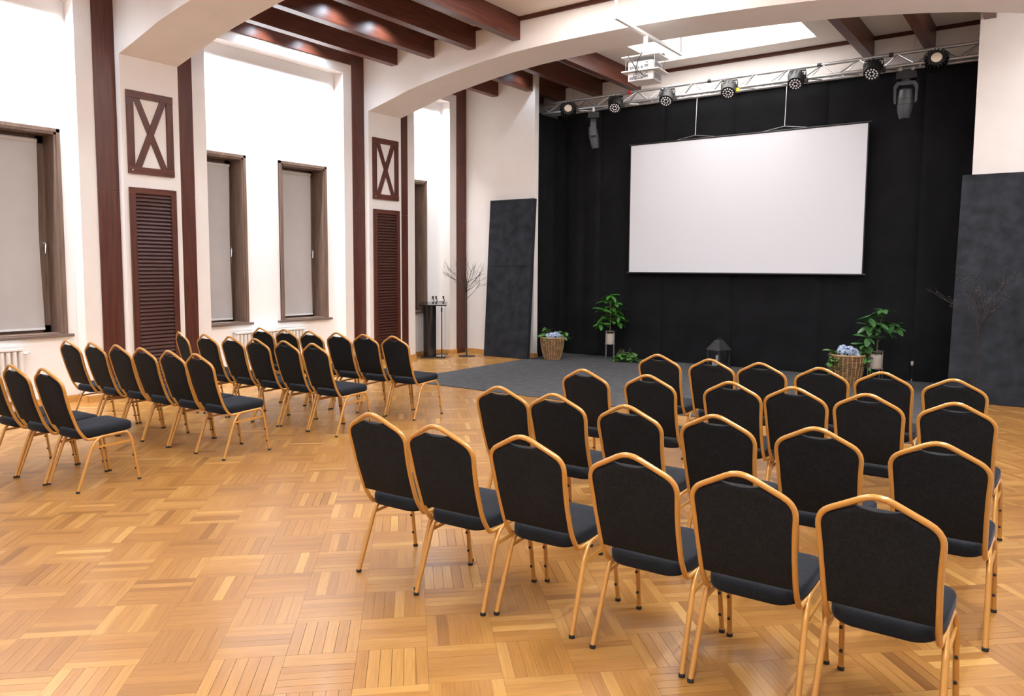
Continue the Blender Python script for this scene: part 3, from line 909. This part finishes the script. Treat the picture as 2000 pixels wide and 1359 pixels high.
for x, y in ((-.2, -.15), (.2, -.15), (.2, .15), (-.2, .15)):
    m = MB(); m.tube([(x, y, 4.20), (x, y, 4.385)], .004, 6); m.build('rod', M['steel'], t)
m = MB(); m.box(-.17, .10, -.03, .03, 4.390, 4.402); m.box(.2, .24, .02, .06, 4.39, 4.42); m.build('bracket', M['black_plastic'], t)
def projector(z, label):
    t = root('projector', label, 'projector', (PXX, PYY, z), RZ, 'white projectors hung one above the other')
    m = MB(); m.box(-.17, .17, -.15, .15, 0, .105); m.box(-.16, .16, -.14, .14, .105, .112)
    bv = m.build('body', M['ivory'], t)
    for k in range(5):
        m = MB(); m.box(.1705, .173, -.11, .11, .022 + k * .015, .030 + k * .015); m.build('vent', M['vent'], t)
    m = MB()
    for x0, x1, z0, z1 in ((-.15, -.125, .015, .05), (-.12, -.095, .02, .05), (-.085, -.055, .018, .06), (-.04, -.02, .02, .04), (.0, .03, .018, .045), (.05, .1, .03, .06), (.07, .095, .078, .094)):
        m.box(x0, x1, -.1525, -.150, z0, z1)
    m.build('sockets', M['vent'], t)
    m = MB(); m.lathe([(.045, 0), (.045, .03), (.03, .034)], 14, (-.06, .15, .055), Matrix.Rotation(-PI / 2, 3, 'X')); m.build('lens', M['black_gloss'], t, smooth=40)
projector(4.212, 'white projector on the upper shelf under the ceiling pipe')
projector(4.082, 'white projector hanging beneath the lower shelf')
t = root('cable_bundle', 'black cables looped between the two white projectors', 'cable', (PXX, PYY, 0))
m = MB()
m.tube(rounded([(-.15, -.195, 4.40), (-.08, -.2, 4.30), (-.03, -.2, 4.215), (-.02, -.21, 4.14)], .05), .006, 6); m.build('cable', M['black_plastic'], t, smooth=60)
m = MB()
m.tube(rounded([(.05, -.195, 4.41), (-.01, -.205, 4.32), (-.02, -.2, 4.21), (.03, -.21, 4.17), (.06, -.165, 4.13)], .05), .006, 6); m.build('cable', M['black_plastic'], t, smooth=60)
m = MB(); m.tube([(.01 + .085 * math.cos(a), -.185, 4.135 + .035 * math.sin(a)) for a in [2 * PI * k / 20 for k in range(20)]], .006, 6, closed=True); m.build('cable_loop', M['vent'], t, smooth=60)

# ------------------------------------------------------------------ leaning boards
def board(x0, x1, yb, yt, label, th=.09, H=3.0, rz=0., seam=True):
    lean = math.atan2(yt - yb, H)
    t = root('display_board', label, 'board', ((x0 + x1) / 2, yb, 0), rz)
    t.rotation_euler = (-lean, 0, rz)
    hw = (x1 - x0) / 2
    m = MB()
    if seam: m.box(-hw, hw, 0, .012, .004, 1.735); 
    else: m.box(-hw, hw, 0, .012, .004, H)
    m.build('face', M['panel'], t)
    if seam:
        m = MB(); m.box(-hw, hw, 0, .012, 1.741, H); m.build('face', M['panel'], t)
    m = MB(); m.box(-hw, hw, .012, th, 0.004, H); m.build('core', M['panel_edge'], t)
board(-9.075, -8.055, 11.60, 11.80, 'tall dark charcoal board leaning against the wall left of the stage')
board(-1.16, .10, 11.32, 11.80, 'tall dark charcoal board leaning against the wall at the right edge', seam=False)

# twig trees -------------------------------------------------------------
def twig_tree(x, y, h, crown, label, seed, buds=False, lean=0.):
    t = root('twig_tree', label, 'decorative tree', (x, y, 0), 0, 'bare twig trees on thin stands')
    rnd = random.Random(seed)
    m = MB(); m.lathe([(.17, 0), (.17, .008), (.02, .012)], 24); m.build('base', M['black_plastic'], t, smooth=30)
    m = MB(); m.tube([(0, 0, .01), (lean * .5, 0, h * .5), (lean, 0, h)], [.012, .010, .008], 8); m.build('trunk', M['twig'], t, smooth=60)
    tips = []
    def grow(mm, p, d, L, r, depth):
        q = p + d * L * .5 + Vector((0, 0, .02 * rnd.uniform(-1, 1))); e = p + d * L + Vector((0, 0, L * rnd.uniform(-.05, .12)))
        mm.tube([p, q, e], [r, r * .75, r * .45], 5, cap=False); tips.append(e)
        if depth:
            for k in range(rnd.choice((2, 3))):
                f = rnd.uniform(.35, .95); s = p + (e - p) * f
                nd = (d + Vector((rnd.uniform(-.7, .7), rnd.uniform(-.7, .7), rnd.uniform(-.2, .6)))).normalized()
                grow(mm, s, nd, L * rnd.uniform(.4, .65), r * .55, depth - 1)
    for k in range(15):
        a = 2 * PI * (k * .382 + rnd.uniform(-.04, .04)); el = rnd.uniform(.35, 1.15)
        d = Vector((math.cos(a) * math.cos(el), math.sin(a) * math.cos(el), math.sin(el)))
        mm = MB(); z = h * rnd.uniform(.74, 1.0)
        grow(mm, Vector((lean * z / h, 0, z)), d, crown * rnd.uniform(.7, 1.1), .0058, 2)
        mm.build('branch', M['twig'], t, smooth=60)
    if buds:
        mm = MB()
        for p in tips:
            mm.lathe([(.001, -.005), (.0042, 0), (.001, .005)], 5, p)
        mm.build('buds', M['twig_tip'], t, kind='stuff')
twig_tree(-9.28, 11.33, 1.48, .46, 'bare dark twig tree on a round base by the window wall', 3)
twig_tree(-.84, 11.02, 1.25, .42, 'bare twig tree with pale buds in front of the right-hand board', 5, True, .03)

# lectern and microphone stand ----------------------------------------------
t = root('lectern', 'black and clear acrylic lectern standing before the window niche', 'lectern', (-9.675, 10.82, 0), math.radians(38))
m = MB(); m.box(-.23, .23, -.17, .17, 0, .03); m.build('base', M['black_gloss'], t)
m = MB()
arc = [(-.19 + .24 * k / 10, -.04 - .07 * math.sin(PI * k / 10)) for k in range(11)]
m.prism([(x, y) for x, y in arc] + [(x, y + .02) for x, y in reversed(arc)], .03, .985, 2); m.build('column', M['black_gloss'], t, smooth=30)
m = MB(); m.box(-.225, -.217, -.16, .16, .03, .985); m.build('side_panel', M['glass'], t, label='clear acrylic side panel')
m = MB(); m.box(.217, .225, -.16, .16, .03, .985); m.build('side_panel', M['glass'], t, label='clear acrylic side panel')
m = MB(); m.prism([(-.20, .985), (.19, 1.03), (.19, 1.045), (-.20, 1.0)], -.255, .255, 0); m.build('top', M['black_gloss'], t)
t = root('microphone_stand', 'thin black microphone stand beside the lectern', 'stand', (-9.84, 11.24, 0), math.radians(40))
m = MB(); m.lathe([(.12, 0), (.12, .012), (.02, .02)], 20); m.build('base', M['black_plastic'], t, smooth=30)
m = MB(); m.tube([(0, 0, .015), (0, 0, .90)], .010, 8); m.tube([(0, 0, .88), (0, 0, 1.03)], .007, 8); m.tube([(0, 0, .84), (0, 0, .92)], .016, 8); m.build('pole', M['black_plastic'], t, smooth=40)
m = MB(); m.tube([(-.16, 0, 1.03), (.07, 0, 1.045)], .006, 8); m.build('bar', M['black_plastic'], t, smooth=40)
def mic(x, label):
    t = root('microphone_clip', label, 'clip', (-9.84 + x * .766, 11.24 + x * .643, 1.04), 0, 'microphone clips on the stand bar')
    m = MB(); m.tube([(0, 0, 0), (0, 0, .05)], .008, 8); m.build('stem', M['black_plastic'], t, smooth=40)
    m = MB(); m.tube([(0, -.02, .05), (.012, -.04, .105)], [.013, .019], 8); m.build('clip', M['black_plastic'], t, smooth=40)
mic(-.15, 'small black microphone clip on the stand bar, leftmost of three')
mic(-.09, 'small black microphone clip on the stand bar, middle of three')
mic(.05, 'small black microphone clip at the right end of the stand bar')

# ------------------------------------------------------------------ plants, baskets, lantern
def leaf_mesh(L, W, m, name='leaf', droop=.25):
    mb = MB(); n = 7
    for i in range(n):
        u = i / (n - 1); w_ = W * math.sin(PI * (u * .92 + .04)) ** .8 * (1 if u < .97 else .2)
        z = -droop * L * u * u
        mb.v += [(-w_ / 2, L * u, z + W * .12), (0, L * u, z), (w_ / 2, L * u, z + W * .12)]
    for i in range(n - 1):
        o = i * 3; mb.f += [(o, o + 1, o + 4, o + 3), (o + 1, o + 2, o + 5, o + 4)]
    return mb.mesh(name, m, 80)

def plant(x, y, label, short, m, whorls, stems, pr, pz0, pz1, seed, leafL, leafW, group, nleaf=6):
    rnd = random.Random(seed)
    t = root('plant_stand', 'slim metal plant stand under the ' + short, 'plant stand', (x, y, 0), .4, 'metal plant stands on the stage carpet')
    m_ = MB()
    for k in range(4):
        a = PI / 4 + k * PI / 2; c, s = math.cos(a) * (pr + .012), math.sin(a) * (pr + .012)
        mm = MB(); mm.tube([(c * 1.05, s * 1.05, .009), (c, s, pz1 + .05)], .0042, 6); mm.build('leg', M['steel'], t, smooth=40)
    for z in (pz0 - .008, pz1 + .05):
        mm = MB(); mm.tube([((pr + .012) * math.cos(a), (pr + .012) * math.sin(a), z) for a in [2 * PI * k / 24 for k in range(24)]], .005, 6, closed=True); mm.build('ring', M['steel'], t, smooth=40)
    mm = MB(); mm.box(-pr - .01, pr + .01, -.006, .006, pz0 - .014, pz0 - .004); mm.box(-.006, .006, -pr - .01, pr + .01, pz0 - .014, pz0 - .004); mm.build('cross_bar', M['steel'], t)
    t = root('potted_plant', label, 'plant', (x, y, pz0), 0, group)
    H = pz1 - pz0
    mm = MB(); mm.lathe([(pr * .93, 0), (pr * .97, .01), (pr, H), (pr - .008, H), (pr - .012, H - .02)], 24, cap=False); mm.lathe([(pr * .93, 0), (pr * .93, .004)], 24); mm.build('pot', M['pot'], t, smooth=40)
    mm = MB(); mm.lathe([(pr - .011, H - .03), (pr - .011, H - .02)], 20); mm.build('soil', M['soil'], t)
    for path, r in stems:
        mm = MB(); mm.tube(rounded([Vector(p) - Vector((0, 0, pz0)) for p in path], .06), r, 7); mm.build('stem', M['stem'], t, smooth=60)
    me = leaf_mesh(leafL, leafW, m)
    for (wx, wy, wz) in whorls:
        a0 = rnd.uniform(0, 6)
        for k in range(nleaf):
            o = link('leaf', me, t, (wx, wy, wz - pz0), (rnd.uniform(-.5, .45), rnd.uniform(-.3, .3), a0 + 2 * PI * k / nleaf + rnd.uniform(-.2, .2)))
            sc_ = rnd.uniform(.75, 1.15); o.scale = (sc_, sc_, sc_)
# whorls are (x, y, z) about the stand; the picture plane runs roughly along (0.81, 0.58)
def ip(u, d, z): return (u * .813 - d * .582, u * .582 + d * .813, z)
W1 = [ip(.0, 0, 1.20), ip(-.08, .03, 1.08), ip(.09, -.02, 1.06), ip(.03, .08, .98), ip(-.13, -.03, .93), ip(.12, .06, .92), ip(-.10, .05, .80), ip(.17, -.02, .80), ip(-.19, 0, .66), ip(.06, .05, .72), ip(.15, .07, .70)]
plant(-6.84, 12.58, 'tall bright green plant in a beige pot, left of the screen', 'bright green plant left of the screen', M['leaf'], W1,
      [([(0, 0, .47), ip(.0, 0, .8), ip(-.01, .0, 1.2)], .009), ([(0, 0, .6), ip(-.08, 0, .64), ip(-.19, 0, .66)], .005), ([(0, 0, .75), ip(.08, 0, .76), ip(.17, 0, .80)], .005), ([(0, 0, .82), ip(-.06, 0, .86), ip(-.13, 0, .93)], .005), ([(0, 0, .92), ip(.06, 0, .97), ip(.09, 0, 1.06)], .005)],
      .088, .30, .485, 4, .205, .088, 'tall green plants in beige pots on stands', 7)
W2 = [ip(.08, 0, 1.12), ip(-.02, .04, 1.05), ip(-.12, -.02, 1.0), ip(.0, -.05, .93), ip(-.08, .05, .88), ip(.23, 0, .92), ip(.05, -.04, .84), ip(.12, .04, .84), ip(-.13, -.02, .72), ip(-.15, .02, .62), ip(.27, .03, .87)]
plant(-2.16, 12.0, 'dark green umbrella plant in a beige pot, right of the screen', 'dark green umbrella plant right of the screen', M['leaf2'], W2,
      [([ip(.02, 0, .45), ip(.02, 0, .7), ip(.05, 0, .9), ip(.08, 0, 1.12)], .009), ([ip(0, 0, .45), ip(-.05, 0, .58), ip(-.13, 0, .72)], .006), ([ip(.03, 0, .66), ip(.12, 0, .78), ip(.23, 0, .92)], .006), ([ip(.03, 0, .8), ip(-.04, 0, .92), ip(-.12, 0, 1.0)], .005)],
      .098, .285, .475, 9, .205, .088, 'tall green plants in beige pots on stands', 7)

def basket(x, y, rt, rb, H, label, seed, stake_c, flowers, sprigs):
    rnd = random.Random(seed)
    t = root('wicker_basket', label, 'basket', (x, y, .009), 0, 'round wicker baskets of flowers on the carpet')
    def rad(z): 
        u = z / H; return rb + (rt - rb) * (1 - (1 - u) ** 2.0)
    n = 24; 
    st = MB()
    for k in range(n):
        a = 2 * PI * k / n; mm = MB()
        mm.tube([((rad(z) + .006) * math.cos(a), (rad(z) + .006) * math.sin(a), z) for z in [H * i / 7 for i in range(8)]], .0055, 5); mm.build('stake', M['wicker2'], t, smooth=60)
    wv = MB(); rows = 25
    for i in range(rows):
        z = .006 + (H - .02) * i / (rows - 1); R_ = rad(z); s_ = 1 if i % 2 else -1
        pts = []
        for k in range(2 * n):
            a = PI * k / n; off = .0062 * math.cos(n * a) * s_ + rnd.uniform(-.002, .002)
            pts.append(((R_ + off) * math.cos(a), (R_ + off) * math.sin(a), z + rnd.uniform(-.0015, .0015)))
        wv.tube(pts, .0062, 5, closed=True)
    wv.build('weave', M['wicker'], t, smooth=60, kind='stuff')
    mm = MB(); mm.tube([(rt * 1.005 * math.cos(a), rt * 1.005 * math.sin(a), H) for a in [2 * PI * k / 32 for k in range(32)]], .013, 7, closed=True); mm.build('rim', M['wicker2'], t, smooth=60)
    mm = MB(); mm.lathe([(rad(H * i / 6) - .014, .012 + (H - .03) * i / 6) for i in range(7)], 24, cap=False); mm.build('weave_shade', M['soil'], t, smooth=60)  # dark sheet added inside so gaps in the weave read as shade
    mm = MB(); mm.lathe([(rb * .98, .004), (rb * .98, .012)], 20); mm.build('bottom', M['wicker'], t)
    mm = MB(); mm.lathe([(rad(H * .8) - .012, H * .8), (rad(H * .8) - .02, H * .82)], 20); mm.build('filling', M['soil'], t)
    f = root('flower_arrangement', label.replace('round wicker basket', 'pale blue flowers and green leaves in the basket').split(' on ')[0] if False else flowers[0], 'flowers', (x, y, .009 + H), 0, 'pale blue flowers in the wicker baskets')
    for cx_, cy_, cz_, R_ in flowers[1]:
        pt = MB()
        R_ *= .82
        for k in range(70):
            v = Vector((rnd.gauss(0, 1), rnd.gauss(0, 1), rnd.gauss(0, 1) * .9 + .25)).normalized()
            c = Vector((cx_, cy_, cz_)) + v * R_; u = v.orthogonal().normalized(); w_ = v.cross(u)
            a0 = rnd.uniform(0, 2)
            for q in range(4):
                a = a0 + q * PI / 2; d = math.cos(a) * u + math.sin(a) * w_; e = v.cross(d)
                r_ = .017
                pt.add([c, c + d * r_ * .7 + e * r_ * .5 + v * .003, c + d * r_ * 1.25 + v * .002, c + d * r_ * .7 - e * r_ * .5 + v * .003], [(0, 1, 2, 3)])
        pt.build('flower_head', M['petal'], f)
    me = leaf_mesh(.098, .056, M['leaf3'], 'leaf', .3)
    for sx_, sy_, sz_, ex, ey, ez, nl in sprigs:
        mm = MB(); p, q = Vector((sx_, sy_, sz_)), Vector((ex, ey, ez)); md = (p + q) / 2 + Vector((0, 0, .05))
        mm.tube([p, md, q], .003, 5); sp = mm.build('sprig', M['stem'], f)
        nl = int(nl * 1.5)
        for k in range(nl):
            u = k / max(1, nl - 1); c = p * (1 - u) ** 2 + md * 2 * u * (1 - u) + q * u * u
            o = link('leaf', me, sp, c, (rnd.uniform(-.5, .6), rnd.uniform(-.5, .5), rnd.uniform(0, 6.28)))
            s_ = rnd.uniform(.8, 1.4); o.scale = (s_, s_, s_)
fl1 = [ip(-.02, -.08, .035) + (.075,), ip(.06, -.05, .045) + (.08,), ip(-.09, -.02, .02) + (.06,), ip(.12, .02, .02) + (.06,)]
sp1 = [ip(-.1, 0, -.05) + ip(-.2, 0, .06) + (7,), ip(-.05, .05, -.05) + ip(-.12, .08, .16) + (8,), ip(-.02, .1, -.05) + ip(-.08, .15, .14) + (7,), ip(.08, .08, -.05) + ip(.12, .14, .10) + (7,),
       ip(.1, 0, -.05) + ip(.30, .02, .0) + (9,), ip(.12, .05, -.05) + ip(.27, .06, .09) + (8,), ip(-.1, -.1, -.05) + ip(-.18, -.12, .03) + (6,)]
basket(-7.66, 11.86, .215, .135, .41, 'round wicker basket of blue flowers on the carpet beside the left board', 21, None,
       ('pale blue flowers and leaves in the wicker basket beside the left board', fl1), sp1)
fl2 = [ip(-.10, -.06, .05) + (.085,), ip(.0, -.08, .06) + (.09,), ip(.08, -.04, .03) + (.08,), ip(-.04, .05, .07) + (.085,), ip(.13, -.06, -.01) + (.05,)]
sp2 = [ip(-.15, 0, -.05) + ip(-.25, -.02, .06) + (8,), ip(-.16, -.05, -.02) + ip(-.26, -.08, -.12) + (9,), ip(-.14, -.1, -.02) + ip(-.18, -.2, -.17) + (9,), ip(-.2, -.05, -.05) + ip(-.31, -.05, -.22) + (8,),
       ip(.14, 0, -.04) + ip(.24, .0, .09) + (8,), ip(.15, -.08, -.02) + ip(.22, -.15, -.10) + (8,), ip(.12, .06, -.04) + ip(.2, .08, .14) + (8,), ip(.2, .0, -.05) + ip(.30, .0, .02) + (7,), ip(.16, -.16, -.05) + ip(.24, -.2, -.25) + (6,)]
basket(-2.50, 11.78, .235, .155, .46, 'round wicker basket of blue flowers on the carpet beside the umbrella plant', 22, None,
       ('pale blue flowers and trailing leaves in the wicker basket beside the umbrella plant', fl2), sp2)

# ivy lying on the carpet
rnd = random.Random(5)
t = root('ivy_clump', 'low clump of green ivy lying on the carpet beside the left plant stand', 'plant', (-6.42, 12.42, .009))
me = leaf_mesh(.105, .062, M['leaf3'], 'leaf', .3)
for k in range(26):
    a = rnd.uniform(0, 2 * PI); L = rnd.uniform(.10, .27); p = Vector((0, 0, .01)); q = Vector((math.cos(a) * L * 1.1, math.sin(a) * L * .7, rnd.uniform(.02, .05)))
    md = (p + q) / 2 + Vector((0, 0, rnd.uniform(.06, .22)))
    mm = MB(); mm.tube([p, md, q], .003, 5); sp = mm.build('sprig', M['stem'], t)
    for i in range(8):
        u = (i + 1) / 8; c = p * (1 - u) ** 2 + md * 2 * u * (1 - u) + q * u * u
        o = link('leaf', me, sp, c, (rnd.uniform(-.5, .7), rnd.uniform(-.6, .6), rnd.uniform(0, 6.28))); s_ = rnd.uniform(.8, 1.3); o.scale = (s_, s_, s_)

# lantern
t = root('lantern', 'dark grey metal house-shaped lantern on the stage carpet under the screen', 'lantern', (-4.72, 12.55, .009), math.radians(-22))
b, h = .122, .30
for sx_ in (-1, 1):
    for sy_ in (-1, 1):
        m = MB(); m.box(sx_ * b - .013, sx_ * b + .013, sy_ * b - .013, sy_ * b + .013, .03, h); m.build('post', M['lantern'], t)
m = MB(); m.box(-b - .02, b + .02, -b - .02, b + .02, 0, .03); m.build('base', M['lantern'], t)
m = MB(); m.box(-b - .014, b + .014, -b - .014, b + .014, h, h + .02); m.build('collar', M['lantern'], t)
m = MB(); r_ = b + .03
m.add([(-r_, -r_, h + .02), (r_, -r_, h + .02), (r_, r_, h + .02), (-r_, r_, h + .02), (-.045, -.045, h + .19), (.045, -.045, h + .19), (.045, .045, h + .19), (-.045, .045, h + .19)],
      [(0, 3, 2, 1), (4, 5, 6, 7), (0, 1, 5, 4), (1, 2, 6, 5), (2, 3, 7, 6), (3, 0, 4, 7)]); m.build('roof', M['lantern'], t)
m = MB(); m.tube([(-.035, 0, h + .19), (-.035, 0, h + .22), (.035, 0, h + .22), (.035, 0, h + .19)], .005, 6); m.build('handle', M['lantern'], t)
for k in range(4):
    m = MB(); m.box(-b, b, -b - .002, -b + .001, .03, h); g = m.build('pane', M['glass'], t); g.rotation_euler = (0, 0, k * PI / 2)
for (x, y, hh, lab) in ((.035, -.055, .20, 'white pillar candle in the lantern, the taller one'), (-.06, -.04, .12, 'white pillar candle in the lantern, the shorter one')):
    c = root('candle', lab, 'candle', (-4.72 + x * .93 + y * .37, 12.55 - x * .37 + y * .93, .0395), 0, 'pillar candles in the lantern')
    m = MB(); m.lathe([(.038, 0), (.038, hh), (.03, hh + .002), (.028, hh - .004)], 18); m.build('wax', M['candle'], c, smooth=40)
    m = MB(); m.tube([(0, 0, hh - .005), (.001, 0, hh + .014)], .0015, 5); m.build('wick', M['black_plastic'], c)
